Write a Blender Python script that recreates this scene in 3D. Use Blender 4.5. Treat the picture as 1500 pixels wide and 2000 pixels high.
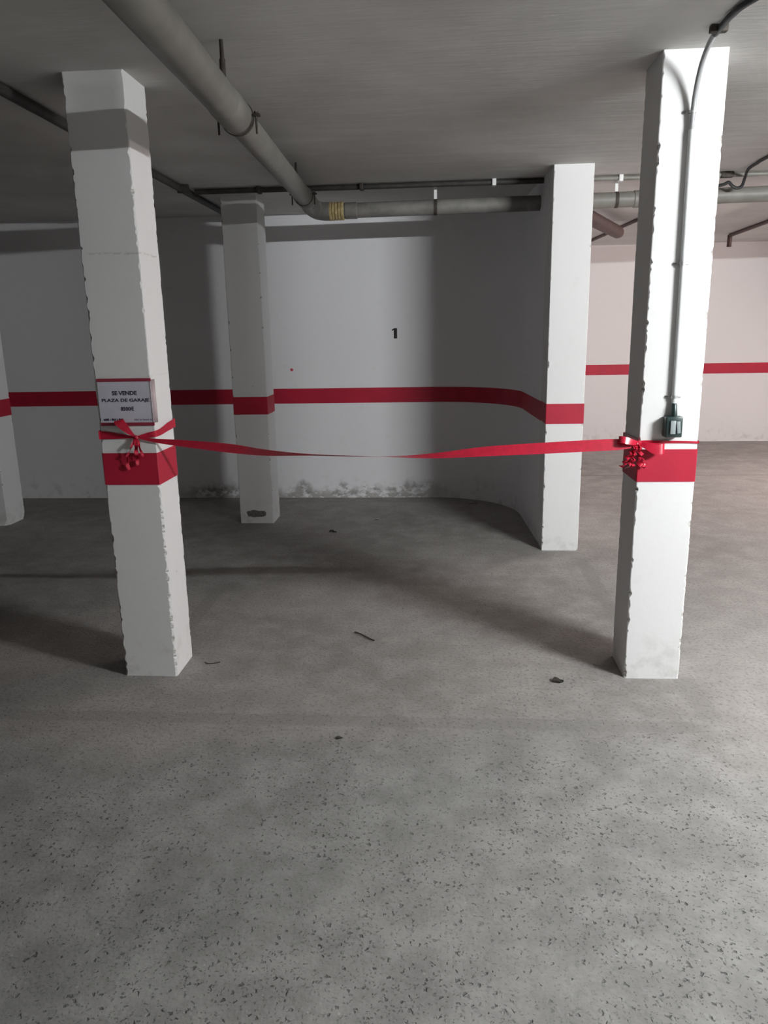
import bpy, bmesh, math, random
from mathutils import Vector, Matrix, noise as mnoise

# ------------------------------------------------------------------ clear
for o in list(bpy.data.objects):
    bpy.data.objects.remove(o, do_unlink=True)
scene = bpy.context.scene
COL = scene.collection
PI = math.pi

# ------------------------------------------------------------------ camera
cam_d = bpy.data.cameras.new('camera')
cam_d.sensor_fit = 'HORIZONTAL'
cam_d.sensor_width = 36.0
cam_d.lens = 1465.72 * 36.0 / 1500.0
cam_d.clip_start = 0.02
cam = bpy.data.objects.new('camera', cam_d)
COL.objects.link(cam)
RW = ((0.9973839, -0.0006273, -0.0722842),
      (0.0700594, -0.2379375, 0.9687504),
      (-0.0178068, -0.9712803, -0.2372711))
m = Matrix.Identity(4)
for i in range(3):
    m[i][0] = RW[i][0]; m[i][1] = -RW[i][1]; m[i][2] = -RW[i][2]
m[2][3] = 1.6
cam.matrix_world = m
scene.camera = cam

# ------------------------------------------------------------------ world, exposure
w = bpy.data.worlds.new('world'); scene.world = w
w.use_nodes = True
w.node_tree.nodes['Background'].inputs[0].default_value = (0.02, 0.02, 0.02, 1)
w.node_tree.nodes['Background'].inputs[1].default_value = 0.3
vs = scene.view_settings
vs.view_transform = 'Standard'; vs.look = 'None'; vs.gamma = 1.0; vs.use_curve_mapping = False
vs.exposure = 0.0
scene.display_settings.display_device = 'sRGB'

try:                                            # plain indoor light paths, no caustics
    scene.cycles.max_bounces = 7; scene.cycles.diffuse_bounces = 4; scene.cycles.glossy_bounces = 2
    scene.cycles.caustics_reflective = False; scene.cycles.caustics_refractive = False
except Exception:
    pass

MAIN_LAMP = dict(loc=(3.15, 1.25), strength=2150.0, length=1.2, axis='X', color=(0.955, 0.985, 1.0))
FAR_LAMP = dict(loc=(4.9, 7.3), strength=840.0, length=1.2, axis='Y', color=(1.0, 0.83, 0.81))

CEIL = 2.618

# ------------------------------------------------------------------ helpers
def tag(o, label=None, cat=None, group=None, kind=None):
    if label: o['label'] = label
    if cat: o['category'] = cat
    if group: o['group'] = group
    if kind: o['kind'] = kind
    return o

def empty(name, loc=(0, 0, 0)):
    o = bpy.data.objects.new(name, None); COL.objects.link(o)
    o.location = loc; o.empty_display_size = 0.1
    return o

def link(name, me, mats, parent=None, smooth=30, loc=None):
    o = bpy.data.objects.new(name, me); COL.objects.link(o)
    if not isinstance(mats, (list, tuple)): mats = [mats]
    for mt in mats: me.materials.append(mt)
    if smooth:
        for p in me.polygons: p.use_smooth = True
        me.set_sharp_from_angle(angle=math.radians(smooth))
    if parent: 
        o.parent = parent
        o.matrix_parent_inverse = Matrix.Translation(-parent.location)   # geometry is given in world metres
    if loc: o.location = loc
    return o

def from_bm(name, bm, mats, parent=None, smooth=30):
    bmesh.ops.recalc_face_normals(bm, faces=bm.faces)
    me = bpy.data.meshes.new(name); bm.to_mesh(me); bm.free()
    return link(name, me, mats, parent, smooth)

def bm_box(bm, x0, x1, y0, y1, z0, z1, bev=0.0, seg=2):
    b2 = bmesh.new()
    v = [b2.verts.new((x, y, z)) for x in (x0, x1) for y in (y0, y1) for z in (z0, z1)]
    for f in ((0,1,3,2),(4,6,7,5),(0,4,5,1),(2,3,7,6),(0,2,6,4),(1,5,7,3)):
        b2.faces.new([v[i] for i in f])
    bmesh.ops.recalc_face_normals(b2, faces=b2.faces)
    if bev: bmesh.ops.bevel(b2, geom=list(b2.edges), offset=bev, segments=seg, affect='EDGES', profile=0.5)
    me = bpy.data.meshes.new('t'); b2.to_mesh(me); b2.free(); bm.from_mesh(me); bpy.data.meshes.remove(me)

def box(name, x0, x1, y0, y1, z0, z1, mat, parent=None, bev=0.0):
    bm = bmesh.new(); bm_box(bm, x0, x1, y0, y1, z0, z1, bev)
    return from_bm(name, bm, mat, parent)

def catmull(pts, n=8):
    P = [Vector(p) for p in pts]; out = []
    for i in range(len(P) - 1):
        p0 = P[max(i-1, 0)]; p1 = P[i]; p2 = P[i+1]; p3 = P[min(i+2, len(P)-1)]
        for k in range(n):
            t = k / n
            out.append(0.5 * ((2*p1) + (-p0+p2)*t + (2*p0-5*p1+4*p2-p3)*t*t + (-p0+3*p1-3*p2+p3)*t**3))
    out.append(P[-1]); return out

def bm_tube(bm, pts, r, seg=12, cap=True):
    P = [Vector(p) for p in pts]
    rr = r if isinstance(r, (list, tuple)) else [r]*len(P)
    t0 = (P[1]-P[0]).normalized()
    ref = Vector((0,0,1)) if abs(t0.z) < 0.9 else Vector((1,0,0))
    u = t0.cross(ref).normalized()
    rings = []
    for i, p in enumerate(P):
        t = (P[min(i+1, len(P)-1)] - P[max(i-1, 0)])
        t = t.normalized() if t.length > 1e-9 else t0
        u = (u - t*u.dot(t)).normalized(); v = t.cross(u)
        rings.append([bm.verts.new(p + (u*math.cos(a)+v*math.sin(a))*rr[i]) for a in [2*PI*k/seg for k in range(seg)]])
    for a, b in zip(rings[:-1], rings[1:]):
        for k in range(seg):
            bm.faces.new((a[k], a[(k+1) % seg], b[(k+1) % seg], b[k]))
    if cap:
        bm.faces.new(rings[0][::-1]); bm.faces.new(rings[-1])

def tube(name, pts, r, mat, parent=None, seg=14, smooth=40):
    bm = bmesh.new(); bm_tube(bm, pts, r, seg)
    return from_bm(name, bm, mat, parent, smooth)

def strip(name, rows, mat, parent=None, thick=0.0007, sub=1):
    """rows: list of (centre, half-width vector); a thin solid ribbon"""
    bm = bmesh.new(); prev = None
    top, bot = [], []
    n = len(rows)
    for i, (c, h) in enumerate(rows):
        c = Vector(c); h = Vector(h)
        t = Vector(rows[min(i+1, n-1)][0]) - Vector(rows[max(i-1, 0)][0])
        nr = t.cross(h); nr = nr.normalized()*thick*0.5 if nr.length > 1e-9 else Vector((0, 0, thick*.5))
        top.append((bm.verts.new(c-h+nr), bm.verts.new(c+nr), bm.verts.new(c+h+nr)))
        bot.append((bm.verts.new(c-h-nr), bm.verts.new(c-nr), bm.verts.new(c+h-nr)))
    for i in range(n-1):
        for k in range(2):
            bm.faces.new((top[i][k], top[i][k+1], top[i+1][k+1], top[i+1][k]))
            bm.faces.new((bot[i][k+1], bot[i][k], bot[i+1][k], bot[i+1][k+1]))
        bm.faces.new((top[i][0], top[i+1][0], bot[i+1][0], bot[i][0]))
        bm.faces.new((top[i][2], bot[i][2], bot[i+1][2], top[i+1][2]))
    for e in (0, n-1):
        for k in range(2): bm.faces.new((top[e][k], top[e][k+1], bot[e][k+1], bot[e][k]))
    return from_bm(name, bm, mat, parent, 60)

def prism(name, outline, z0, z1, mat, parent=None, smooth=30):
    bm = bmesh.new()
    a = [bm.verts.new((x, y, z0)) for x, y in outline]; b = [bm.verts.new((x, y, z1)) for x, y in outline]
    n = len(a)
    for i in range(n): bm.faces.new((a[i], a[(i+1) % n], b[(i+1) % n], b[i]))
    bm.faces.new(a[::-1]); bm.faces.new(b)
    return from_bm(name, bm, mat, parent, smooth)

# ------------------------------------------------------------------ materials
def nt(name):
    mt = bpy.data.materials.new(name); mt.use_nodes = True
    t = mt.node_tree; b = t.nodes['Principled BSDF']
    return mt, t, b

def N(t, kind, **kw):
    n = t.nodes.new(kind)
    for k, v in kw.items():
        if k.startswith('i_'): n.inputs[k[2:].replace('_', ' ')].default_value = v
        else: setattr(n, k, v)
    return n

def noise(t, vec, scale, detail=4, rough=0.55, w=0.0):
    n = N(t, 'ShaderNodeTexNoise'); n.inputs['Scale'].default_value = scale
    n.inputs['Detail'].default_value = detail; n.inputs['Roughness'].default_value = rough
    if vec is not None: t.links.new(vec, n.inputs['Vector'])
    return n.outputs[0]

def ramp(t, fac, lo, hi, c0=0.0, c1=1.0):
    r = N(t, 'ShaderNodeMapRange'); r.interpolation_type = 'SMOOTHSTEP'
    t.links.new(fac, r.inputs['Value'])
    r.inputs['From Min'].default_value = lo; r.inputs['From Max'].default_value = hi
    r.inputs['To Min'].default_value = c0; r.inputs['To Max'].default_value = c1
    return r.outputs[0]

def math_(t, op, a, b=None, c=None):
    n = N(t, 'ShaderNodeMath', operation=op)
    for i, x in enumerate((a, b, c)):
        if x is None: continue
        if isinstance(x, (int, float)): n.inputs[i].default_value = x
        else: t.links.new(x, n.inputs[i])
    return n.outputs[0]

def mix(t, fac, a, b):
    n = N(t, 'ShaderNodeMix', data_type='RGBA')
    if isinstance(fac, (int, float)): n.inputs[0].default_value = fac
    else: t.links.new(fac, n.inputs[0])
    for idx, x in ((6, a), (7, b)):
        if isinstance(x, tuple): n.inputs[idx].default_value = (*x, 1)
        else: t.links.new(x, n.inputs[idx])
    return n.outputs[2]

def coords(t):
    tc = N(t, 'ShaderNodeNewGeometry'); return tc.outputs['Position']

def mapped(t, vec, sc=(1,1,1), loc=(0,0,0), rot=(0,0,0)):
    mp = N(t, 'ShaderNodeMapping'); t.links.new(vec, mp.inputs['Vector'])
    mp.inputs['Scale'].default_value = sc; mp.inputs['Location'].default_value = loc; mp.inputs['Rotation'].default_value = rot
    return mp.outputs[0]

def bump(t, b, height, strength, dist=0.01):
    n = N(t, 'ShaderNodeBump'); n.inputs['Strength'].default_value = strength; n.inputs['Distance'].default_value = dist
    t.links.new(height, n.inputs['Height']); t.links.new(n.outputs[0], b.inputs['Normal'])

def sep(t, vec):
    s = N(t, 'ShaderNodeSeparateXYZ'); t.links.new(vec, s.inputs[0]); return s.outputs

def simple(name, col, rough=0.6, metal=0.0, spec=0.5, var=0.0, scale=30, bmp=0.0):
    mt, t, b = nt(name)
    p = coords(t)
    if var:
        n = noise(t, p, scale, 4)
        c = mix(t, ramp(t, n, 0.3, 0.7), tuple(max(0, x*(1-var)) for x in col), tuple(min(1, x*(1+var)) for x in col))
        t.links.new(c, b.inputs['Base Color'])
        if bmp: bump(t, b, n, bmp, 0.004)
    else:
        b.inputs['Base Color'].default_value = (*col, 1)
    b.inputs['Roughness'].default_value = rough; b.inputs['Metallic'].default_value = metal
    b.inputs['Specular IOR Level'].default_value = spec
    return mt

def mat_white_paint(name, col=(0.745, 0.74, 0.735), peel=False, dots=True, joints=()):
    mt, t, b = nt(name); p = coords(t); s = sep(t, p)
    mid = noise(t, p, 9, 4, 0.62)
    c = mix(t, ramp(t, mid, 0.58, 0.82, 0, 0.16), col, (0.50, 0.48, 0.45))
    low = ramp(t, s[2], 0.0, 0.30, 0.4, 0.0)                       # scuffs close to the ground
    c = mix(t, math_(t, 'MULTIPLY', low, ramp(t, mid, 0.5, 0.7)), c, (0.42, 0.40, 0.36))
    h = mid
    if dots:
        v = N(t, 'ShaderNodeTexVoronoi'); v.inputs['Scale'].default_value = 8.0; t.links.new(p, v.inputs['Vector'])
        pm = math_(t, 'MULTIPLY', ramp(t, v.outputs['Distance'], 0.025, 0.05, 1, 0), ramp(t, sep(t, v.outputs['Color'])[0], 0.80, 0.82))
        c = mix(t, math_(t, 'MULTIPLY', pm, 0.7), c, (0.25, 0.24, 0.22))
    for zj, amt in joints:
        wob = math_(t, 'ADD', s[2], math_(t, 'MULTIPLY', math_(t, 'SUBTRACT', mid, 0.5), 0.05))
        d = math_(t, 'ABSOLUTE', math_(t, 'SUBTRACT', wob, zj))
        jm = math_(t, 'MULTIPLY', ramp(t, d, 0.001, 0.006, 1, 0), ramp(t, mid, 0.45, 0.60))
        c = mix(t, math_(t, 'MULTIPLY', jm, amt), c, (0.42, 0.41, 0.39))
    if peel:
        big = noise(t, mapped(t, p, (5, 5, 2.2)), 1.0, 3, 0.6)
        edge = math_(t, 'ADD', s[2], math_(t, 'MULTIPLY', math_(t, 'SUBTRACT', big, 0.5), 0.40))
        z0 = ramp(t, edge, 0.06, 0.16, 1, 0)
        lumps = noise(t, mapped(t, p, (9, 9, 14)), 1.0, 4, 0.65)
        xm = ramp(t, math_(t, 'ABSOLUTE', math_(t, 'ADD', s[0], 1.25)), 1.0, 1.45, 1, 0)
        pm = math_(t, 'MULTIPLY', math_(t, 'MULTIPLY', z0, ramp(t, lumps, 0.38, 0.56)), math_(t, 'MULTIPLY', xm, 0.9))
        c = mix(t, pm, c, mix(t, ramp(t, mid, .35, .65), (0.19, 0.18, 0.165), (0.42, 0.405, 0.38)))
    t.links.new(c, b.inputs['Base Color']); b.inputs['Roughness'].default_value = 0.7
    b.inputs['Specular IOR Level'].default_value = 0.3
    bump(t, b, h, 0.30, 0.006)
    return mt

def mat_red_paint(name, col=(0.44, 0.016, 0.042)):
    mt, t, b = nt(name); p = coords(t)
    n = noise(t, p, 6, 4); f = noise(t, p, 80, 3)
    c = mix(t, ramp(t, n, .3, .7), tuple(x*0.92 for x in col), tuple(x*1.05 for x in col))
    t.links.new(c, b.inputs['Base Color']); b.inputs['Roughness'].default_value = 0.5
    b.inputs['Specular IOR Level'].default_value = 0.35
    bump(t, b, f, 0.12, 0.003)
    return mt

def mat_floor():
    mt, t, b = nt('concrete_floor'); p = coords(t); s = sep(t, p)
    big = noise(t, p, 0.9, 3, 0.55); mid = noise(t, p, 5.5, 5, 0.65); fine = noise(t, p, 60, 2, 0.6)
    c = mix(t, ramp(t, big, 0.30, 0.70), (0.212, 0.196, 0.184), (0.298, 0.280, 0.264))
    c = mix(t, ramp(t, mid, 0.35, 0.72, 0, 0.6), c, (0.385, 0.364, 0.345))
    c = mix(t, ramp(t, fine, 0.48, 0.72, 0, 0.6), c, (0.145, 0.140, 0.134))
    # rough pitted apron in front of the bay
    wob = math_(t, 'ADD', s[1], math_(t, 'MULTIPLY', math_(t, 'SUBTRACT', big, 0.5), 1.6))
    apron = ramp(t, wob, 2.3, 3.0, 1, 0)
    c = mix(t, math_(t, 'MULTIPLY', apron, 0.55), c, mix(t, ramp(t, mid, .3, .7), (0.20, 0.204, 0.198), (0.305, 0.309, 0.30)))
    dens = ramp(t, noise(t, p, 2.4, 3), 0.30, 0.60, 0.35, 1.0)
    cover = math_(t, 'MULTIPLY', dens, math_(t, 'ADD', math_(t, 'MULTIPLY', apron, 0.95), 0.05))
    h = math_(t, 'MULTIPLY', mid, 0.8)
    nz = N(t, 'ShaderNodeTexNoise'); nz.inputs['Scale'].default_value = 75; nz.inputs['Detail'].default_value = 1; t.links.new(p, nz.inputs['Vector'])
    sn = N(t, 'ShaderNodeVectorMath', operation='SCALE'); sn.inputs['Scale'].default_value = 0.022
    wv = N(t, 'ShaderNodeVectorMath', operation='ADD')
    t.links.new(nz.outputs['Color'], sn.inputs[0]); t.links.new(p, wv.inputs[0]); t.links.new(sn.outputs[0], wv.inputs[1])
    h = math_(t, 'ADD', h, math_(t, 'MULTIPLY', nz.outputs[0], 0.30))
    for sc, thr, keep, amt in ((52, 0.27, 0.45, 0.65), (105, 0.36, 0.35, 0.65)):
        v = N(t, 'ShaderNodeTexVoronoi'); v.inputs['Scale'].default_value = sc
        t.links.new(wv.outputs[0], v.inputs['Vector'])
        rnd = sep(t, v.outputs['Color'])[0]
        pit = ramp(t, math_(t, 'SUBTRACT', v.outputs['Distance'], math_(t, 'MULTIPLY', rnd, thr)), -0.06, 0.12, 1, 0)
        pit = math_(t, 'MULTIPLY', pit, ramp(t, rnd, keep, keep+0.25))
        if sc < 60: h = math_(t, 'SUBTRACT', h, math_(t, 'MULTIPLY', pit, 0.5))
        pit = math_(t, 'MULTIPLY', pit, cover)
        c = mix(t, math_(t, 'MULTIPLY', pit, amt), c, (0.045, 0.044, 0.042))
    # pale aggregate flecks
    v = N(t, 'ShaderNodeTexVoronoi'); v.inputs['Scale'].default_value = 24; t.links.new(p, v.inputs['Vector'])
    fl = math_(t, 'MULTIPLY', ramp(t, v.outputs['Distance'], 0.05, 0.10, 1, 0), ramp(t, sep(t, v.outputs['Color'])[1], 0.80, 0.84))
    c = mix(t, math_(t, 'MULTIPLY', fl, 0.6), c, (0.48, 0.47, 0.46))
    # ghosts of bay lines that were painted over, and a dark line across the far passage
    wobl = math_(t, 'MULTIPLY', math_(t, 'SUBTRACT', mid, 0.5), 0.03)
    brk = ramp(t, mid, 0.30, 0.55, 0.35, 1.0)
    for (axis, pos, half, lo, hi), amt, colr in (((1, 2.84, 0.045, -4.5, 1.15), 0.38, (0.165, 0.158, 0.15)),
                            ((0, -1.40, 0.045, 3.55, 4.55), 0.35, (0.165, 0.158, 0.15)),
                            ((0, 1.00, 0.045, 3.6, 5.2), 0.35, (0.165, 0.158, 0.15)),
                            ((0, 1.13, 0.045, 2.8, 3.4), 0.35, (0.165, 0.158, 0.15)),
                            ((1, 8.2, 0.03, 0.9, 8.0), 0.4, (0.10, 0.09, 0.08))):
        d = math_(t, 'ABSOLUTE', math_(t, 'SUBTRACT', math_(t, 'ADD', s[axis], wobl), pos))
        mk = ramp(t, d, half-.01, half+.01, 1, 0)
        e = ramp(t, math_(t, 'ABSOLUTE', math_(t, 'SUBTRACT', s[1-axis], (lo+hi)/2)), (hi-lo)/2-.15, (hi-lo)/2, 1, 0)
        c = mix(t, math_(t, 'MULTIPLY', math_(t, 'MULTIPLY', math_(t, 'MULTIPLY', mk, e), brk), amt), c, colr)
    t.links.new(c, b.inputs['Base Color'])
    b.inputs['Roughness'].default_value = 0.75
    b.inputs['Specular IOR Level'].default_value = 0.35
    bump(t, b, h, 0.8, 0.006)
    return mt

def mat_ceiling():
    mt, t, b = nt('plastered_ceiling'); p = coords(t)
    streak = noise(t, mapped(t, p, (0.9, 5.5, 1)), 1.0, 5, 0.70)
    big = noise(t, p, 1.4, 4, 0.6)
    c = mix(t, ramp(t, big, .3, .7), (0.55, 0.54, 0.52), (0.66, 0.65, 0.63))
    c = mix(t, ramp(t, streak, 0.5, 0.75, 0, 0.6), c, (0.72, 0.71, 0.69))
    c = mix(t, ramp(t, streak, 0.70, 0.78, 0, 0.6), c, (0.82, 0.81, 0.79))
    t.links.new(c, b.inputs['Base Color']); b.inputs['Roughness'].default_value = 0.85
    b.inputs['Specular IOR Level'].default_value = 0.2
    bump(t, b, streak, 0.45, 0.012)
    return mt

M = {}
M['wall'] = mat_white_paint('wall_paint', (0.80, 0.795, 0.81), peel=True, dots=False)
M['wall_far'] = mat_white_paint('far_wall_paint', (0.74, 0.72, 0.71), dots=False)
M['pillar'] = mat_white_paint('pillar_paint', joints=((1.93, 0.55), (1.42, 0.25)))
M['pillar_plain'] = mat_white_paint('pillar_paint_plain')
M['chip'] = simple('chipped_plaster', (0.46, 0.445, 0.42), 0.9, var=0.5, scale=150)
M['red'] = mat_red_paint('red_paint')
M['floor'] = mat_floor()
M['ceiling'] = mat_ceiling()
M['pvc'] = simple('grey_pvc', (0.185, 0.177, 0.157), 0.5, var=0.12, scale=7, bmp=0.05)
M['pvc_dark'] = simple('grimy_pvc', (0.19, 0.183, 0.17), 0.55, var=0.2, scale=9)
M['brass'] = simple('yellowed_coupling', (0.50, 0.40, 0.20), 0.5, var=0.25, scale=40)
M['rust'] = simple('rusty_steel', (0.055, 0.045, 0.038), 0.7, 0.3, var=0.3, scale=60)
M['thinpipe'] = simple('dull_steel_pipe', (0.045, 0.042, 0.04), 0.6, 0.2, var=0.2, scale=20)
M['redpipe'] = simple('red_brown_pipe', (0.06, 0.032, 0.028), 0.6, var=0.2, scale=15)
M['conduit'] = simple('grey_conduit', (0.62, 0.63, 0.63), 0.28, 0.0, 0.6)
M['conduit_dark'] = simple('mid_grey_conduit', (0.33, 0.335, 0.34), 0.4)  # darker grey tone for the bend at the top of the conduit
M['cable'] = simple('black_cable', (0.018, 0.018, 0.02), 0.5)
M['clip'] = simple('zinc_clip', (0.60, 0.60, 0.60), 0.35, 0.7)
M['whiteclip'] = simple('white_plastic_clip', (0.75, 0.75, 0.74), 0.5)
M['box'] = simple('dark_green_bakelite', (0.020, 0.038, 0.036), 0.35)
M['rocker'] = simple('grey_rocker', (0.30, 0.34, 0.345), 0.4)
M['ribbon'] = simple('red_satin_plastic', (0.50, 0.012, 0.040), 0.26, 0, 0.6, var=0.1, scale=50)
M['paper'] = simple('paper_in_sleeve', (0.60, 0.585, 0.66), 0.35, var=0.03, scale=20)
M['tape'] = simple('red_tape', (0.30, 0.035, 0.06), 0.4)
M['ink'] = simple('dark_ink', (0.045, 0.035, 0.075), 0.6)
M['palegrey_ink'] = simple('pale_ink', (0.25, 0.23, 0.30), 0.6)
M['black'] = simple('black_paint', (0.010, 0.009, 0.010), 0.6)
M['reddot'] = simple('red_spray', (0.55, 0.06, 0.09), 0.6)
M['twig'] = simple('dry_twig', (0.06, 0.05, 0.042), 0.9)
M['leaf'] = simple('dead_leaf', (0.085, 0.08, 0.068), 0.9, var=0.4, scale=90)
M['scrap'] = simple('paper_scrap', (0.55, 0.53, 0.50), 0.8)
M['housing'] = simple('white_lamp_housing', (0.75, 0.75, 0.74), 0.4)
M['mortar'] = simple('bare_mortar', (0.16, 0.152, 0.14), 0.95, var=0.35, scale=60)
def sleeve_mat():
    mt, t, b = nt('clear_sleeve')
    b.inputs['Base Color'].default_value = (0.86, 0.70, 0.72, 1); b.inputs['Roughness'].default_value = 0.2
    b.inputs['Transmission Weight'].default_value = 0.55; b.inputs['IOR'].default_value = 1.2
    return mt
M['sleeve'] = sleeve_mat()
def glow(name, col, st):
    mt, t, b = nt(name)
    b.inputs['Base Color'].default_value = (0.9, 0.9, 0.9, 1)
    b.inputs['Emission Color'].default_value = (*col, 1); b.inputs['Emission Strength'].default_value = st
    return mt

# ------------------------------------------------------------------ room shell
XL, XR, YF, YB = -12.0, 12.0, -9.0, 10.65
BW = 7.13                     # back wall of the bay
def slab(name, x0, x1, y0, y1, z0, z1, mat):
    return tag(box(name, x0, x1, y0, y1, z0, z1, mat), kind='structure')
slab('floor', XL-.2, XR+.2, YF-.2, YB+.2, -0.15, 0.0, M['floor'])['label'] = 'worn grey concrete garage floor with a pitted apron in front'
slab('ceiling', XL-.2, XR+.2, YF-.2, YB+.2, CEIL, CEIL+0.15, M['ceiling'])['label'] = 'low grimy plastered ceiling carrying pipes and cables'
slab('wall_left', XL-.2, XL, YF, YB, 0, CEIL, M['wall_far'])
slab('wall_right', XR, XR+.2, YF, YB, 0, CEIL, M['wall_far'])
slab('wall_front', XL-.2, XR+.2, YF-.2, YF, 0, CEIL, M['wall_far'])

# bay wall: straight, then a quarter round, then a short return to the middle pillar
ARC = [(-0.03 + 0.745*math.sin(a), 6.39 + 0.74*math.cos(a)) for a in [PI/2*k/22 for k in range(23)]]
front = [(XL, BW), (-3.0, BW)] + ARC + [(0.7515, 5.596)]
outline = front + [(0.985, 5.596), (0.985, YB), (0.80, YB), (0.80, 7.35), (XL, 7.35)]
wall_back = tag(prism('wall_back', outline, 0, CEIL, M['wall'], smooth=25), kind='structure')
wall_back['label'] = 'white back wall with red stripe, rounding into the middle pillar'
def path_band(name, path, z0, z1, off, mat, parent):
    """thin raised painted band following a plan path; visible side on the left of travel is -normal"""
    bm = bmesh.new(); n = len(path); rows = []
    for i, (x, y) in enumerate(path):
        a = Vector(path[max(i-1, 0)]); b = Vector(path[min(i+1, n-1)])
        tdir = (b-a).normalized(); nr = Vector((tdir.y, -tdir.x))
        o = nr*off
        rows.append([bm.verts.new((x+o.x, y+o.y, z0)), bm.verts.new((x+o.x, y+o.y, z1)),
                     bm.verts.new((x-o.x, y-o.y, z1)), bm.verts.new((x-o.x, y-o.y, z0))])
    for r0, r1 in zip(rows[:-1], rows[1:]):
        for k in range(4): bm.faces.new((r0[k], r0[(k+1) % 4], r1[(k+1) % 4], r1[k]))
    bm.faces.new(rows[0]); bm.faces.new(rows[-1][::-1])
    return from_bm(name, bm, mat, parent, 25)
sb = path_band('red_stripe', front, 0.921, 1.062, 0.0015, M['red'], wall_back)
sb['label'] = 'painted red stripe along the back wall'
wall_far = slab('wall_right_back', 0.985, XR, YB, YB+.2, 0, CEIL, M['wall_far'])
wall_far['label'] = 'pinkish white far wall with red stripe behind the right pillar'
path_band('red_stripe', [(0.985, YB), (4.0, YB), (XR, YB)], 0.928, 1.066, 0.0015, M['red'], wall_far)

# marks on the back wall
def text_mesh(name, body, width, height, origin, mat, parent, bold=0.0, thick=0.0004):
    """lettering on a plane facing -Y; origin = left bottom corner (x, y, z)"""
    cu = bpy.data.curves.new('t', 'FONT'); cu.body = body; cu.size = 1.0; cu.extrude = 0.0; cu.offset = bold
    cu.resolution_u = 3
    tmp = bpy.data.objects.new('t', cu); COL.objects.link(tmp)
    dg = bpy.context.evaluated_depsgraph_get(); dg.update()
    me = bpy.data.meshes.new_from_object(tmp.evaluated_get(dg))
    bpy.data.objects.remove(tmp, do_unlink=True)
    xs = [v.co.x for v in me.vertices]; ys = [v.co.y for v in me.vertices]
    x0, x1, y0, y1 = min(xs), max(xs), min(ys), max(ys)
    for v in me.vertices:
        v.co = Vector((origin[0] + (v.co.x-x0)/(x1-x0)*width, origin[1]-thick, origin[2] + (v.co.y-y0)/(y1-y0)*height))
    me.update()
    return link(name, me, mat, parent, smooth=0)
bm = bmesh.new()
nv = [bm.verts.new((-0.411+x, BW-.002, 1.510+z)) for x, z in ((0, 0), (.031, 0), (.031, .093), (.004, .093), (-.017, .080), (-.017, .068), (0, .076))]
nf = bm.faces.new(nv); r_ = bmesh.ops.extrude_face_region(bm, geom=[nf])
bmesh.ops.translate(bm, verts=[v for v in r_['geom'] if isinstance(v, bmesh.types.BMVert)], vec=(0, .0018, 0))
nm = from_bm('bay_number', bm, M['black'], wall_back, 0)
nm['label'] = 'black painted bay number one'
bm = bmesh.new()
bmesh.ops.create_circle(bm, cap_ends=True, radius=0.014, segments=14, matrix=Matrix.Translation((-1.382, BW-0.002, 1.238)) @ Matrix.Rotation(PI/2, 4, 'X'))
from_bm('red_dot', bm, M['reddot'], wall_back, 0)['label'] = 'small red paint dot'

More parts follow.
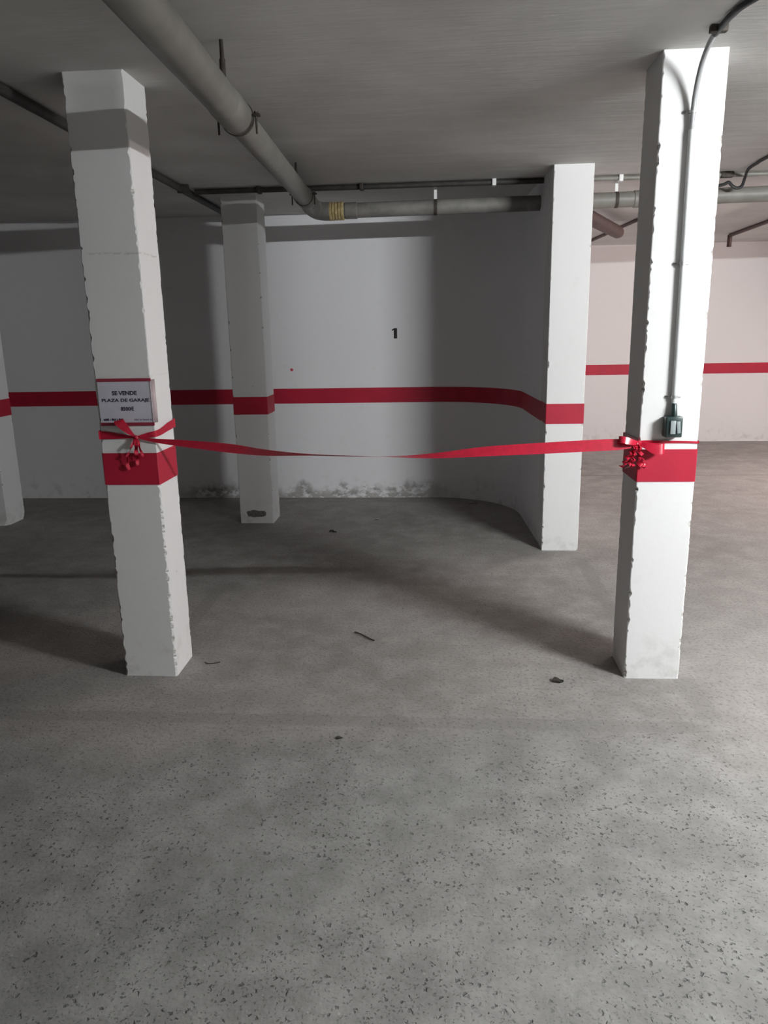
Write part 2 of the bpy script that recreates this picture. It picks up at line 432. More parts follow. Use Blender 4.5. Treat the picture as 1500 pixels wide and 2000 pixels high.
# ------------------------------------------------------------------ pillars
def pillar(label, x0, x1, y0, y1, seed, band, chips=1.0, mat=None, round_base=0.0):
    rnd = random.Random(seed)
    cx, cy = (x0+x1)/2, (y0+y1)/2
    root = empty('concrete_pillar', (cx, cy, 0))
    tag(root, label, 'pillar', 'white garage pillars with a red band')
    dz = 0.009; nl = int(CEIL/dz)
    zs = [CEIL*i/nl for i in range(nl+1)]
    corners = [(x0, y0, 1, 1), (x1, y0, -1, 1), (x1, y1, -1, -1), (x0, y1, 1, -1)]
    D = []
    for c in range(4):
        d = [0.0035 + 0.0015*abs(mnoise.noise((seed*7.1+c*3.3, z*9, 0.5))) for z in zs]
        for _ in range(int(60*chips)):
            zc = rnd.random()**1.4*CEIL; ln = rnd.uniform(.006, .020); dp = rnd.choice([.002, .003, .004, .006, .010])
            for i, z in enumerate(zs):
                q = abs(z-zc)/ln
                if q < 1: d[i] = max(d[i], .0035 + dp*(1-q*q)*rnd.uniform(.6, 1))
        for _ in range(int(2*chips)):
            zc = rnd.random()*1.0; ln = rnd.uniform(.02, .05); dp = rnd.uniform(.005, .010)
            for i, z in enumerate(zs):
                q = abs(z-zc)/ln
                if q < 1: d[i] = max(d[i], .0035 + dp*(1-q*q)*rnd.uniform(.4, 1))
        D.append(d)
    bm = bmesh.new(); rings = []; NS = 4
    for i, z in enumerate(zs):
        base = round_base*max(0, 1-z/0.06)
        def wob(x, y): return 0.0007*mnoise.noise((x*5+seed, y*5, z*3.1)) - (0.0)
        ring = []
        for c in range(4):
            X, Y, sx, sy = corners[c]; d = D[c][i] + base
            Xn, Yn, _, _ = corners[(c+1) % 4]
            # order around: corner c (incoming side pt, mid, outgoing side pt), then side points
            if c == 0: a, b_ = (X, Y+d*sy), (X+d*sx, Y)
            elif c == 1: a, b_ = (X+d*sx, Y), (X, Y+d*sy)
            elif c == 2: a, b_ = (X, Y+d*sy), (X+d*sx, Y)
            else: a, b_ = (X+d*sx, Y), (X, Y+d*sy)
            k = 0.34 if d < .006 else 0.47
            mid_ = (X+d*sx*k, Y+d*sy*k)
            ring += [a, mid_, b_]
            dn = D[(c+1) % 4][i] + base
            L = math.hypot(Xn-X, Yn-Y); ux, uy = (Xn-X)/L, (Yn-Y)/L
            for j in range(1, NS):
                s_ = d + (L-d-dn)*j/NS
                ring.append((X+ux*s_, Y+uy*s_))
        vs_ = []
        for (x, y) in ring:
            wv = wob(x, y); dx, dy = x-cx, y-cy
            l = max(abs(dx)/(x1-cx), abs(dy)/(y1-cy))
            nx = math.copysign(1, dx) if abs(abs(dx)/(x1-cx)-l) < 1e-6 else 0
            ny = math.copysign(1, dy) if abs(abs(dy)/(y1-cy)-l) < 1e-6 else 0
            vs_.append(bm.verts.new((x+nx*wv, y+ny*wv, z)))
        rings.append(vs_)
    n = len(rings[0])
    for i in range(nl):
        for k in range(n):
            f = bm.faces.new((rings[i][k], rings[i][(k+1) % n], rings[i+1][(k+1) % n], rings[i+1][k]))
            c, r = divmod(k, 3+NS-1)
            if r in (0, 1) and (D[c][i] + D[c][i+1])/2 > 0.0095: f.material_index = 1
    bm.faces.new(rings[0][::-1]); bm.faces.new(rings[-1])
    me = bpy.data.meshes.new('shaft'); bmesh.ops.recalc_face_normals(bm, faces=bm.faces); bm.to_mesh(me); bm.free()
    link('shaft', me, [mat or M['pillar_plain'], M['chip']], root, 0)
    # painted red band, a skin just proud of the shaft
    e = 0.0022; q = 0.004
    def ring_pts(o, q):
        return [(x0-o, y0+q-o), (x0+q-o, y0-o), (x1-q+o, y0-o), (x1+o, y0+q-o), (x1+o, y1-q+o), (x1-q+o, y1+o), (x0+q-o, y1+o), (x0-o, y1-q+o)]
    bm = bmesh.new(); z0, z1 = band
    o0 = [bm.verts.new((x, y, z0)) for x, y in ring_pts(e, q)]; o1 = [bm.verts.new((x, y, z1)) for x, y in ring_pts(e, q)]
    i0 = [bm.verts.new((x, y, z0)) for x, y in ring_pts(-.004, q)]; i1 = [bm.verts.new((x, y, z1)) for x, y in ring_pts(-.004, q)]
    for k in range(8):
        j = (k+1) % 8
        bm.faces.new((o0[k], o0[j], o1[j], o1[k])); bm.faces.new((i0[j], i0[k], i1[k], i1[j]))
        bm.faces.new((o1[k], o1[j], i1[j], i1[k])); bm.faces.new((o0[j], o0[k], i0[k], i0[j]))
    from_bm('red_band', bm, M['red'], root, 25)
    return root

LP = pillar('white pillar at front left carrying the for-sale sign', -1.500, -1.248, 3.226, 3.462, 3, (0.937, 1.081), 2.4, M['pillar'])
RP = pillar('white pillar at front right with grey conduit and switch box', 0.861, 1.108, 3.278, 3.528, 11, (0.932, 1.074), 1.7)
MP = pillar('white pillar at the end of the rounded wall', 0.753, 1.014, 5.346, 5.600, 5, (0.928, 1.068), 0.6)
BP = pillar('white pillar before the back wall, bare patch at its foot', -1.690, -1.405, 6.135, 6.400, 8, (0.929, 1.073), 0.6)
FP = pillar('white pillar cut off by the left edge of the picture', -3.98, -3.715, 6.04, 6.32, 21, (0.928, 1.071), 0.6, None, 0.03)

# bare patch at the foot of the back pillar
bm = bmesh.new(); rnd = random.Random(4); pts = []
for k in range(26):
    a = 2*PI*k/26
    pts.append(bm.verts.new((-1.545 + math.copysign(abs(math.cos(a))**.6, math.cos(a))*0.090*rnd.uniform(.80, 1.06), 6.1335, 0.083 + math.copysign(abs(math.sin(a))**.5, math.sin(a))*0.030*rnd.uniform(.75, 1.15))))
f = bm.faces.new(pts); r_ = bmesh.ops.extrude_face_region(bm, geom=[f])
bmesh.ops.translate(bm, verts=[v for v in r_['geom'] if isinstance(v, bmesh.types.BMVert)], vec=(0, 0.003, 0))
from_bm('bare_patch', bm, M['mortar'], BP, 0)['label'] = 'dark bare mortar patch'

# ------------------------------------------------------------------ lamps
def lamp(label, loc, strength, color, length=0.62, axis='X'):
    x, y = loc; root = empty('fluorescent_lamp', (x, y, CEIL)); tag(root, label, 'lamp', 'fluorescent ceiling lamps')
    h = length/2
    def bx(name, a0, a1, b, z0, z1, bev):        # a: along the lamp, b: half width across it
        if axis == 'X': return box(name, x+a0, x+a1, y-b, y+b, z0, z1, M['housing'], root, bev)
        return box(name, x-b, x+b, y+a0, y+a1, z0, z1, M['housing'], root, bev)
    bx('housing', -h-.03, h+.03, .03, CEIL-.095, CEIL-.055, .006)
    for sgn in (-1, 1): bx('suspension_stem', sgn*h*.7-.008, sgn*h*.7+.008, .008, CEIL-.058, CEIL-.0005, .002)
    for sgn in (-1, 1): bx('lamp_holder', sgn*(h+.012)-.010, sgn*(h+.012)+.010, .02, CEIL-.172, CEIL-.090, .003)
    d = Vector((h, 0, 0)) if axis == 'X' else Vector((0, h, 0)); c = Vector((x, y, CEIL-.150))
    tube('fluorescent_tube', [c-d, c+d], 0.014, glow('tube_glow', color, strength), root, 12)
    return root
lamp('fluorescent ceiling lamp beyond the right edge, near the front right pillar', **MAIN_LAMP)
lamp('fluorescent ceiling lamp far right in the passage', **FAR_LAMP)

# ------------------------------------------------------------------ large drain pipe
def py(y): return Vector((-0.698 - 0.0538*(y-1.5), y, 2.366 + 0.0298*(y-1.5)))   # axis of the long pipe
R1 = 0.060
dp = empty('drain_pipe', py(3.5)); tag(dp, 'thick grey drain pipe running back under the ceiling, then turning along the back wall', 'pipe')
tube('pipe_run', [py(-3.5), py(1.0), py(3.16)], R1, M['pvc'], dp, 32)
tube('pipe_run', [py(3.05), py(4.5), py(5.54)], R1*0.94, M['pvc'], dp, 32)
tube('socket', [py(2.93), py(2.95), py(3.15), py(3.16)], [R1, R1+.004, R1+.004, R1-.002], M['pvc'], dp, 32)
tube('socket', [py(5.42), py(5.43), py(5.58), py(5.59)], [R1-.002, R1+.006, R1+.006, R1], M['pvc_dark'], dp, 32)
# bend into the cross pipe
A = py(5.56); Bp = Vector((-0.80, 5.9, 2.452))
bend = catmull([A, A + Vector((-.006, .10, .002)), Vector((-0.925, 5.82, 2.478)), Vector((-0.900, 5.88, 2.463)), Vector((-.86, 5.899, 2.455)), Bp], 6)
tube('elbow', bend, [R1+.004]*len(bend), M['pvc_dark'], dp, 28)
def hanger(parent, y, drop_to=None, strap=True):
    c = py(y)
    if strap:
        bm = bmesh.new()
        ring = [c + Vector((math.cos(a)*(R1+.004), 0, math.sin(a)*(R1+.004))) for a in [2*PI*k/28 for k in range(29)]]
        for p0, p1 in zip(ring[:-1], ring[1:]):
            q = [p0+Vector((0, -.009, 0)), p1+Vector((0, -.009, 0)), p1+Vector((0, .009, 0)), p0+Vector((0, .009, 0))]
            vv = [bm.verts.new(x) for x in q]; bm.faces.new(vv)
        bmesh.ops.remove_doubles(bm, verts=bm.verts, dist=1e-5)
        r_ = bmesh.ops.solidify(bm, geom=list(bm.faces), thickness=0.003)
        st = from_bm('strap', bm, M['rust'], parent, 40)
        for sx in (-1, 1):
            bx_ = c.x+sx*(R1+.016)
            bm = bmesh.new(); bm_box(bm, min(bx_-.016, bx_+.016), max(bx_-.016, bx_+.016), y-.010, y+.010, c.z+.002, c.z+.012, .002)
            bm_tube(bm, [(bx_, y, c.z+.018), (bx_, y, c.z-.060)], .0045, 8)
            bm_tube(bm, [(bx_, y, c.z+.010), (bx_, y, c.z+.020)], .009, 6)
            from_bm('bolt', bm, M['rust'], parent, 40)
    if strap: return
    bm = bmesh.new()
    bm_tube(bm, [(c.x, y, CEIL-.001), (c.x, y, CEIL-.06), (c.x, y, CEIL-.065), (c.x, y, c.z+R1-.003)], [.007, .008, .011, .011], 8)
    from_bm('hanger_rod', bm, M['rust'], parent, 40)
hanger(dp, 2.97, strap=False)
hanger(dp, 3.19)
hanger(dp, 5.02, strap=False)
hanger(dp, 5.36)

# cross pipe along the back
def px_(x): return Vector((x, 5.9, 2.452 + 0.010*(x+0.8)))
xp = dp                        # the cross run is joined to the long run: one thing
R2 = 0.053
tube('pipe_run', [px_(-0.82), px_(0.2), px_(0.76)], R2, M['pvc_dark'], xp, 28)
bm = bmesh.new()
for q in range(5):
    xx = -0.805+q*.022
    bm_tube(bm, [px_(xx), px_(xx+.004), px_(xx+.016), px_(xx+.022)], [R2+.005, R2+.013, R2+.013, R2+.005], 24)
from_bm('coupling', bm, M['brass'], xp, 40)['label'] = 'yellowed ribbed coupling'
tube('socket', [px_(-0.69), px_(-0.685), px_(-0.60), px_(-0.595)], [R2, R2+.005, R2+.005, R2], M['pvc_dark'], xp, 28)
def xhang(x, parent):
    c = px_(x); bm = bmesh.new()
    ring = [c + Vector((0, math.cos(a)*(R2+.003), math.sin(a)*(R2+.003))) for a in [2*PI*k/24 for k in range(25)]]
    for p0, p1 in zip(ring[:-1], ring[1:]):
        bm.faces.new([bm.verts.new(v) for v in (p0+Vector((-.012, 0, 0)), p1+Vector((-.012, 0, 0)), p1+Vector((.012, 0, 0)), p0+Vector((.012, 0, 0)))])
    bmesh.ops.remove_doubles(bm, verts=bm.verts, dist=1e-5)
    bmesh.ops.solidify(bm, geom=list(bm.faces), thickness=0.003)
    from_bm('strap', bm, M['rust'], parent, 40)
    box('hanger_strip', x-.011, x+.011, 5.898, 5.902, c.z+R2, CEIL-.001, M['whiteclip'], parent)
xhang(-0.02, xp)
xp2 = empty('drain_pipe', px_(2.5)); tag(xp2, 'grey drain pipe crossing the passage behind the right pillar', 'pipe')
tube('pipe_run', [px_(0.986), px_(3.0), Vector((8.8, 5.9, 2.53))], R2, M['pvc'], xp2, 28)
tube('socket', [px_(1.40), px_(1.405), px_(1.49), px_(1.495)], [R2, R2+.006, R2+.006, R2], M['pvc'], xp2, 28)
xhang(1.28, xp2); xhang(3.4, xp2)

# thin pipes tight under the ceiling
tp = tag(empty('thin_pipe', (-1.81, 4, CEIL)), 'thin dark pipe along the ceiling behind the front left pillar', 'pipe')
tube('pipe_run', [(-1.79, -3.0, 2.588), (-1.80, 3.3, 2.588), (-1.83, 6.6, 2.588), (-1.835, 7.12, 2.588)], 0.024, M['thinpipe'], tp, 14)
for yy in (2.2, 4.6, 5.6): box('pipe_clip', -1.845, -1.765, yy-.012, yy+.012, 2.560, CEIL-.001, M['rust'], tp, .003)
tp2 = tag(empty('thin_pipe', (-0.5, 5.85, CEIL)), 'thin dark pipe crossing the ceiling before the drain pipe', 'pipe')
tube('pipe_run', [(-1.775, 5.78, 2.596), (-0.5, 5.79, 2.596), (0.745, 5.77, 2.596)], 0.019, M['thinpipe'], tp2, 12)
for xx, mt in ((0.395, 'whiteclip'), (-0.55, 'rust'), (-1.3, 'rust')): box('pipe_clip', xx-.014, xx+.014, 5.745, 5.82, 2.572, CEIL-.001, M[mt], tp2, .003)
tp3 = tag(empty('thin_pipe', (2.0, 5.87, CEIL)), 'thin grey pipe across the ceiling right of the middle pillar', 'pipe')
tube('pipe_run', [(1.02, 5.77, 2.597), (2.0, 5.78, 2.597), (5.0, 5.79, 2.597)], 0.016, M['pvc'], tp3, 12)
box('pipe_clip', 1.262, 1.290, 5.745, 5.805, 2.573, CEIL-.001, M['whiteclip'], tp3, .003)
box('junction_cover', 1.96, 2.045, 5.757, 5.80, 2.578, CEIL-.001, M['rust'], tp3, .006)

# far passage: short stub pipe and two sprinkler-like lines
fp = tag(empty('stub_pipe', (1.8, 8.0, CEIL)), 'dark capped stub pipe under the ceiling beyond the middle pillar', 'pipe')
tube('pipe_run', [(1.02, 6.40, 2.508), (1.80, 8.16, 2.505), (1.825, 8.215, 2.505), (1.835, 8.24, 2.505)], [.062, .062, .054, .03], M['redpipe'], fp, 20)
sp = tag(empty('thin_pipe', (1.9, 9, CEIL)), 'thin reddish pipe crossing behind the capped stub pipe', 'pipe')
tube('pipe_run', [(2.02, 7.6, 2.60), (1.96, 8.14, 2.60), (1.86, 9.96, 2.60), (1.84, 10.3, 2.60)], .017, M['redpipe'], sp, 10)
sp2 = tag(empty('thin_pipe', (3.4, 9, CEIL)), 'thin reddish pipe with a drop end at the right edge', 'pipe')
tube('pipe_run', [(3.30, 6.9, 2.597), (3.37, 8.44, 2.597), (3.44, 9.66, 2.597)], .020, M['redpipe'], sp2, 10)
tube('drop', [(3.44, 9.66, 2.600), (3.44, 9.66, 2.47)], .026, M['redpipe'], sp2, 10)

# wavy black cable on the right
tube_pts = catmull([(2.05, 3.9, 2.606), (2.066, 5.264, 2.606), (2.071, 5.432, 2.604), (2.079, 5.60, 2.598), (2.112, 5.74, 2.570),
                    (2.095, 5.74, 2.515), (2.060, 5.74, 2.503), (2.028, 5.74, 2.520), (2.0, 5.73, 2.540), (1.96, 5.73, 2.525), (1.80, 5.72, 2.50),
                    (1.6, 5.71, 2.56), (1.5, 5.71, 2.606)], 8)
bc = tube('black_cable', tube_pts, 0.011, M['cable'], None, 8)
tag(bc, 'black cable hanging in a wave right of the right pillar', 'cable')

# ------------------------------------------------------------------ conduit and switch on the right pillar
cf = 3.278
cd_ = empty('conduit', (0.98, cf, 1.22)); tag(cd_, 'grey conduit climbing the right pillar and bending onto the ceiling', 'conduit')
r = 0.0105
up = [(0.992, cf-r-.004, 1.274), (0.988, cf-r-.004, 1.7), (0.982, cf-r-.004, 2.33)]
tube('conduit_run', up, r, M['conduit'], cd_, 14)
bendp = catmull([(0.982, cf-r-.004, 2.30), (0.982, cf-r-.004, 2.36), (0.982, cf-.030, 2.45), (0.983, cf-.075, 2.535), (0.984, cf-.150, 2.588), (0.985, cf-.22, 2.602)], 8)
tube('conduit_bend', bendp, 0.0098, M['conduit_dark'], cd_, 12)
cab = catmull([(0.985, cf-.20, 2.600), (0.986, 2.99, 2.604), (0.988, 2.92, 2.606), (1.012, 2.80, 2.606), (1.16, 2.45, 2.606), (1.7, 1.75, 2.606), (2.2, 1.32, 2.606), (2.50, 1.25, 2.606)], 8)
tube('ceiling_cable', cab, 0.0115, M['cable'], cd_, 12)['label'] = 'black cable running along the ceiling'
def clip(z, x):
    bm = bmesh.new()
    bm_box(bm, x-.034, x+.030, cf-.004, cf-.0018, z-.006, z+.006, .001)
    pts = [(x+math.cos(a)*(r+.003), cf-r-.004-math.sin(a)*(r+.003), z) for a in [PI*k/10 for k in range(-2, 13)]]
    for a, b in zip(pts[:-1], pts[1:]):
        v = [bm.verts.new((p[0], p[1], p[2]+dz)) for p, dz in ((a, -.006), (b, -.006), (b, .006), (a, .006))]; bm.faces.new(v)
    o = from_bm('conduit_clip', bm, M['clip'], cd_, 40)
    bm = bmesh.new(); bm_tube(bm, [(x-.027, cf-.003, z), (x-.027, cf-.008, z)], .005, 8)
    from_bm('screw', bm, M['rust'], o, 40)
    return o
clip(2.395, 0.982); clip(1.835, 0.986); clip(1.300, 0.9915)
box('ceiling_clip', 0.955, 1.015, 3.03, 3.06, 2.592, CEIL-.001, M['rust'], cd_, .004)
sw = empty('switch_box', (0.99, cf, 1.175)); tag(sw, 'dark green switch box at the foot of the conduit', 'switch')
box('box_body', 0.955, 1.026, cf-.046, cf-.0008, 1.131, 1.219, M['box'], sw, .005)
box('cover_frame', 0.958, 1.023, cf-.052, cf-.045, 1.134, 1.216, M['box'], sw, .003)
bm = bmesh.new(); bm_box(bm, 0.972, 0.994, cf-.059, cf-.051, 1.147, 1.203, .002); from_bm('rocker', bm, M['rocker'], sw)
bm = bmesh.new(); bm_box(bm, 0.999, 1.014, cf-.057, cf-.051, 1.150, 1.200, .002)
bmesh.ops.rotate(bm, verts=bm.verts, cent=(1.006, cf-.05, 1.175), matrix=Matrix.Rotation(-.10, 3, 'Y')); from_bm('rocker', bm, M['rocker'], sw)
tube('cable_gland', [(0.994, cf-.022, 1.218), (0.994, cf-.022, 1.225), (0.993, cf-.018, 1.268), (0.993, cf-.018, 1.272)], [.013, .013, .011, .009], M['box'], sw, 12)

# ------------------------------------------------------------------ sign on the left pillar
fy = 3.226
sg = empty('sale_sign', (-1.36, fy, 1.31)); tag(sg, 'white paper sign reading SE VENDE PLAZA DE GARAJE on the left pillar', 'sign')
sx0, sx1, sz0, sz1 = -1.487, -1.249, 1.212, 1.404
box('paper_sheet', sx0, sx1, fy-.0045, fy-.0022, sz0, sz1, M['paper'], sg)
box('red_tape', sx0-.002, sx1+.003, fy-.0058, fy-.0020, sz1-.008, sz1+.006, M['tape'], sg)
box('red_tape', sx0-.002, sx1+.003, fy-.0058, fy-.0020, sz0-.008, sz0+.006, M['tape'], sg)
# sleeve edge that curls round the corner
bm = bmesh.new(); rows = []
for k in range(9):
    q = k/8
    x = sx1 - .004 + .013*math.sin(q*PI/2); y = fy-.0052 + .030*q**1.5
    rows.append([bm.verts.new((x, y, z)) for z in (sz0+.004, sz0+.1, sz1)])
for a, b in zip(rows[:-1], rows[1:]):
    for k in range(2): bm.faces.new((a[k], b[k], b[k+1], a[k+1]))
so = from_bm('plastic_sleeve', bm, M['sleeve'], sg, 60)
md = so.modifiers.new('thickness', 'SOLIDIFY'); md.thickness = 0.0006
ty = fy-.0047
text_mesh('lettering', 'SE VENDE', 0.112, 0.0185, (-1.425, ty, 1.3375), M['ink'], sg, bold=.036)
text_mesh('lettering', 'PLAZA DE GARAJE', 0.214, 0.0185, (-1.474, ty, 1.3045), M['ink'], sg, bold=.036)
text_mesh('lettering', '8500€', 0.060, 0.0185, (-1.392, ty, 1.2695), M['ink'], sg, bold=.036)
rnd = random.Random(9)
def small_print(x0, x1, z, h, mat):
    bm = bmesh.new(); x = x0
    while x < x1:
        wd = rnd.uniform(.003, .008); bm_box(bm, x, min(x+wd, x1), ty-.0004, ty, z, z+h*rnd.uniform(.7, 1)); x += wd + rnd.choice([.0015, .0015, .005])
    return from_bm('small_print', bm, mat, sg, 0)
small_print(-1.474, -1.385, 1.2265, .010, M['ink'])
small_print(-1.335, -1.254, 1.2265, .008, M['palegrey_ink'])

# ------------------------------------------------------------------ red ribbon between the pillars
rb = empty('red_ribbon', (-0.25, 3.22, 1.06)); tag(rb, 'red plastic ribbon stretched between the two front pillars', 'ribbon')
# span with half a twist in it:  x, z, full width, twist angle (deg), y
key = [(-1.318, 1.1525, .010, -15, 3.212), (-1.247, 1.138, .018, -15, 3.214), (-1.150, 1.127, .030, -22, 3.216), (-0.912, 1.1005, .049, -36, 3.217), (-0.754, 1.0805, .050, -57, 3.217),
       (-0.573, 1.0705, .050, -81, 3.217), (-0.348, 1.062, .050, -87, 3.217), (-0.213, 1.059, .050, -93, 3.218), (-0.014, 1.062, .050, -116, 3.222),
       (0.206, 1.0775, .050, -147, 3.23), (0.445, 1.088, .050, -163, 3.24), (0.640, 1.096, .050, -170, 3.25), (0.765, 1.100, .048, -172, 3.255), (0.845, 1.102, .030, -176, 3.258)]
kp = catmull([(k[0], k[4], k[1]) for k in key], 6); kw = catmull([(k[2], k[3], 0) for k in key], 6)
rows = []
for c, wq in zip(kp, kw):
    a = math.radians(wq.y); h = (Vector((0, .163, .986))*math.cos(a) + Vector((0, .986, -.163))*math.sin(a))*wq.x*.5
    rows.append((c, h))
strip('span', rows, M['ribbon'], rb)
# loop round the left pillar
def loop(pts, parent):
    """pts: (x, y, z, width)"""
    kp = catmull([(p[0], p[1], p[2]) for p in pts], 5); kw = catmull([(p[3], p[4] if len(p) > 4 else 0, 0) for p in pts], 5)
    rows = [(c, Vector((0, 0, 1))*w_.x*.5 + Vector((0, -1, 0))*w_.y*w_.x*.5) for c, w_ in zip(kp, kw)]
    return strip('wrap', rows, M['ribbon'], parent)
o_ = .0045
loop([(-1.335, fy-.013, 1.153, .008), (-1.39, fy-.008, 1.157, .018), (-1.45, fy-o_, 1.161, .031), (-1.495, fy-o_, 1.163, .037),
      (-1.500-o_, fy+.004, 1.163, .038), (-1.500-o_, 3.34, 1.168, .040), (-1.500-o_, 3.455, 1.172, .040), (-1.495, 3.462+o_, 1.172, .040),
      (-1.37, 3.462+o_, 1.178, .040), (-1.252, 3.462+o_, 1.186, .040), (-1.248+o_, 3.455, 1.185, .040), (-1.248+o_, 3.37, 1.178, .036),
      (-1.248+o_, 3.29, 1.169, .030), (-1.248+o_, fy+.01, 1.167, .028), (-1.252, fy-o_-.001, 1.166, .026), (-1.285, fy-.008, 1.162, .020), (-1.325, fy-.013, 1.154, .010)], rb)
# knot
def lump(name, c, rx, ry, rz, seed, mat, parent, amp=.35):
    bm = bmesh.new(); bmesh.ops.create_icosphere(bm, subdivisions=3, radius=1)
    for v in bm.verts:
        n_ = 1 + amp*mnoise.noise(v.co*2.3 + Vector((seed, 0, 0)))
        v.co = Vector((c[0]+v.co.x*rx*n_, c[1]+v.co.y*ry*n_, c[2]+v.co.z*rz*n_))
    return from_bm(name, bm, mat, parent, 50)
lump('knot', (-1.332, fy-.015, 1.153), .011, .008, .009, 2, M['ribbon'], rb)
# bow flap, up and to the left, and curling tails
def curl(name, pts, parent):
    """pts: (x, y, z, hx, hy, hz) centre and half-width vector"""
    kp = catmull([p[:3] for p in pts], 6); kh = catmull([p[3:6] for p in pts], 6)
    return strip(name, list(zip(kp, kh)), M['ribbon'], parent)
curl('bow_loop', [(-1.334, fy-.016, 1.156, .004, 0, .002), (-1.352, fy-.028, 1.176, .010, .003, .004), (-1.372, fy-.042, 1.205, .017, .004, .007),
                  (-1.388, fy-.045, 1.226, .019, .004, .008), (-1.393, fy-.034, 1.232, .019, .002, .004), (-1.386, fy-.022, 1.215, .016, .0, .006), (-1.362, fy-.016, 1.182, .009, 0, .004), (-1.337, fy-.014, 1.157, .004, 0, .002)], rb)
curl('tail', [(-1.332, fy-.018, 1.150, .006, 0, 0), (-1.328, fy-.026, 1.128, .010, .004, 0), (-1.330, fy-.026, 1.108, .009, -.006, 0), (-1.335, fy-.02, 1.088, .007, .008, 0), (-1.331, fy-.018, 1.066, .008, -.006, .002), (-1.336, fy-.016, 1.045, .006, .006, .002), (-1.334, fy-.014, 1.028, .004, .002, .002)], rb)
curl('tail', [(-1.336, fy-.018, 1.148, .005, 0, 0), (-1.346, fy-.028, 1.122, .006, .006, .003), (-1.356, fy-.030, 1.100, .005, -.006, .004), (-1.372, fy-.026, 1.080, .007, .004, .004), (-1.378, fy-.020, 1.055, .006, -.006, .003), (-1.381, fy-.018, 1.030, .006, .005, .002), (-1.376, fy-.014, 1.008, .004, .002, 0)], rb)
curl('tail', [(-1.330, fy-.016, 1.150, .004, 0, .003), (-1.318, fy-.024, 1.130, .004, .004, .004), (-1.316, fy-.022, 1.105, .005, -.004, .003), (-1.310, fy-.016, 1.080, .004, .004, .002), (-1.306, fy-.012, 1.060, .003, -.002, .002)], rb)
# loop round the right pillar
gy = 3.278
loop([(0.858, gy-.014, 1.104, .020), (0.89, gy-.006, 1.106, .018, .3), (0.95, gy-o_, 1.1065, .014, .4), (1.05, gy-o_, 1.1055, .011, .4), (1.103, gy-o_, 1.104, .009),
      (1.108+o_, gy+.004, 1.104, .010), (1.108+o_, 3.40, 1.108, .020), (1.108+o_, 3.52, 1.11, .026), (1.10, 3.528+o_, 1.11, .03), (0.98, 3.528+o_, 1.105, .030), (0.866, 3.528+o_, 1.10, .030),
      (0.861-o_, 3.520, 1.098, .030), (0.861-o_, 3.42, 1.10, .030), (0.861-o_, 3.33, 1.103, .028), (0.861-o_, gy+.01, 1.108, .026), (0.852, gy-.010, 1.104, .022)], rb)
lump('knot', (0.852, gy-.020, 1.103), .016, .012, .012, 5, M['ribbon'], rb, .5)
curl('bow_loop', [(0.858, gy-.022, 1.104, .002, 0, .007), (0.885, gy-.034, 1.094, .003, .002, .013), (0.920, gy-.042, 1.080, .003, .004, .020), (0.950, gy-.040, 1.082, .002, .006, .021),
                  (0.962, gy-.026, 1.086, .001, .005, .017), (0.945, gy-.014, 1.088, 0, .002, .012), (0.905, gy-.012, 1.096, 0, 0, .009), (0.862, gy-.016, 1.104, 0, 0, .006)], rb)
curl('bow_loop', [(0.850, gy-.024, 1.104, .002, 0, .008), (0.825, gy-.040, 1.112, .002, .003, .012), (0.790, gy-.050, 1.122, .001, .006, .014), (0.770, gy-.040, 1.124, 0, .006, .013), (0.775, gy-.024, 1.116, 0, .004, .011), (0.810, gy-.016, 1.108, 0, .002, .009), (0.848, gy-.016, 1.103, 0, 0, .006)], rb)
rnd = random.Random(77)
for tx, tz, dx in ((0.846, 1.095, -.030), (0.852, 1.094, .032), (0.842, 1.096, -.010), (0.856, 1.096, .012), (0.838, 1.095, -.045)):
    pts = []; nseg = 9
    for k in range(nseg):
        q = k/(nseg-1); s_ = 1 if k % 2 else -1
        pts.append((tx+dx*q + .007*s_*rnd.uniform(.6, 1.2), gy-.030+.012*q-.006*s_, tz-.098*q*rnd.uniform(.94, 1.04), .0065*rnd.uniform(.7, 1.2), .006*s_, .005*rnd.uniform(-1, 1)))
    curl('tail', pts, rb)

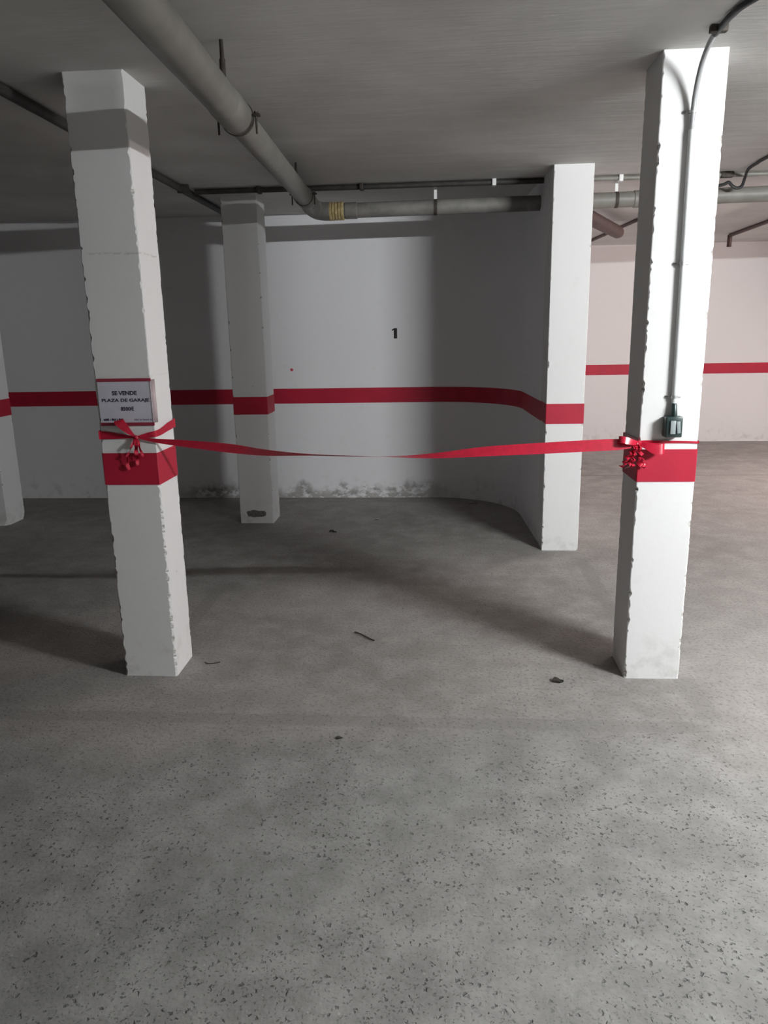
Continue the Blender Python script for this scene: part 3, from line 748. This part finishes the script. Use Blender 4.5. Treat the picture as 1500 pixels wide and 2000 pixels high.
# ------------------------------------------------------------------ litter on the floor
tw = tube('twig', catmull([(-0.452, 3.775, .006), (-0.425, 3.752, .008), (-0.395, 3.722, .007), (-0.365, 3.690, .006), (-0.338, 3.668, .005)], 5), [.0035]*21, M['twig'], None, 6)
tag(tw, 'thin dark twig on the floor of the bay', 'twig')
tw2 = tube('twig', catmull([(-1.16, 3.38, .003), (-1.14, 3.365, .003), (-1.11, 3.37, .003), (-1.085, 3.385, .003)], 5), [.0025]*16, M['twig'], None, 6)
tag(tw2, 'small curved twig beside the foot of the left pillar', 'twig')
def leaf(label, c, sz, seed, mat, name='dead_leaf', cat='leaf', flat=.35):
    rnd = random.Random(seed); bm = bmesh.new(); rows = []
    for i in range(6):
        q = i/5; wd = sz*.55*math.sin(PI*min(max(q, .06), .94))*rnd.uniform(.75, 1.1)
        rows.append([bm.verts.new((c[0]+(q-.5)*sz*1.3+rnd.uniform(-.1, .1)*sz, c[1]+s_*wd, .003+flat*sz*abs(s_)*rnd.uniform(.3, .9)+flat*sz*.3*math.sin(q*5))) for s_ in (-1, -.4, .4, 1)])
    for a, b in zip(rows[:-1], rows[1:]):
        for k in range(3): bm.faces.new((a[k], b[k], b[k+1], a[k+1]))
    zmin = min(v.co.z for v in bm.verts)
    for v in bm.verts: v.co.z += .0015 - zmin
    bmesh.ops.solidify(bm, geom=list(bm.faces), thickness=.0012)
    o = from_bm(name, bm, mat, None, 40)
    return tag(o, label, cat)
leaf('crumpled dark leaf on the floor before the right pillar', (0.547, 3.228), .042, 3, M['leaf'])
leaf('flat dark leaf scrap on the floor in front of the ribbon', (-0.40, 2.70), .022, 6, M['leaf'], flat=.15)
leaf('small pale paper scrap in the shadow by the rounded wall', (0.314, 6.872), .055, 8, M['scrap'], 'paper_scrap', 'paper', .2)
leaf('small dark leaf far back in the bay', (-0.855, 5.835), .045, 12, M['leaf'])
leaf('tiny pale paper scrap in the middle of the bay', (-0.52, 6.25), .035, 15, M['scrap'], 'paper_scrap', 'paper', .2)
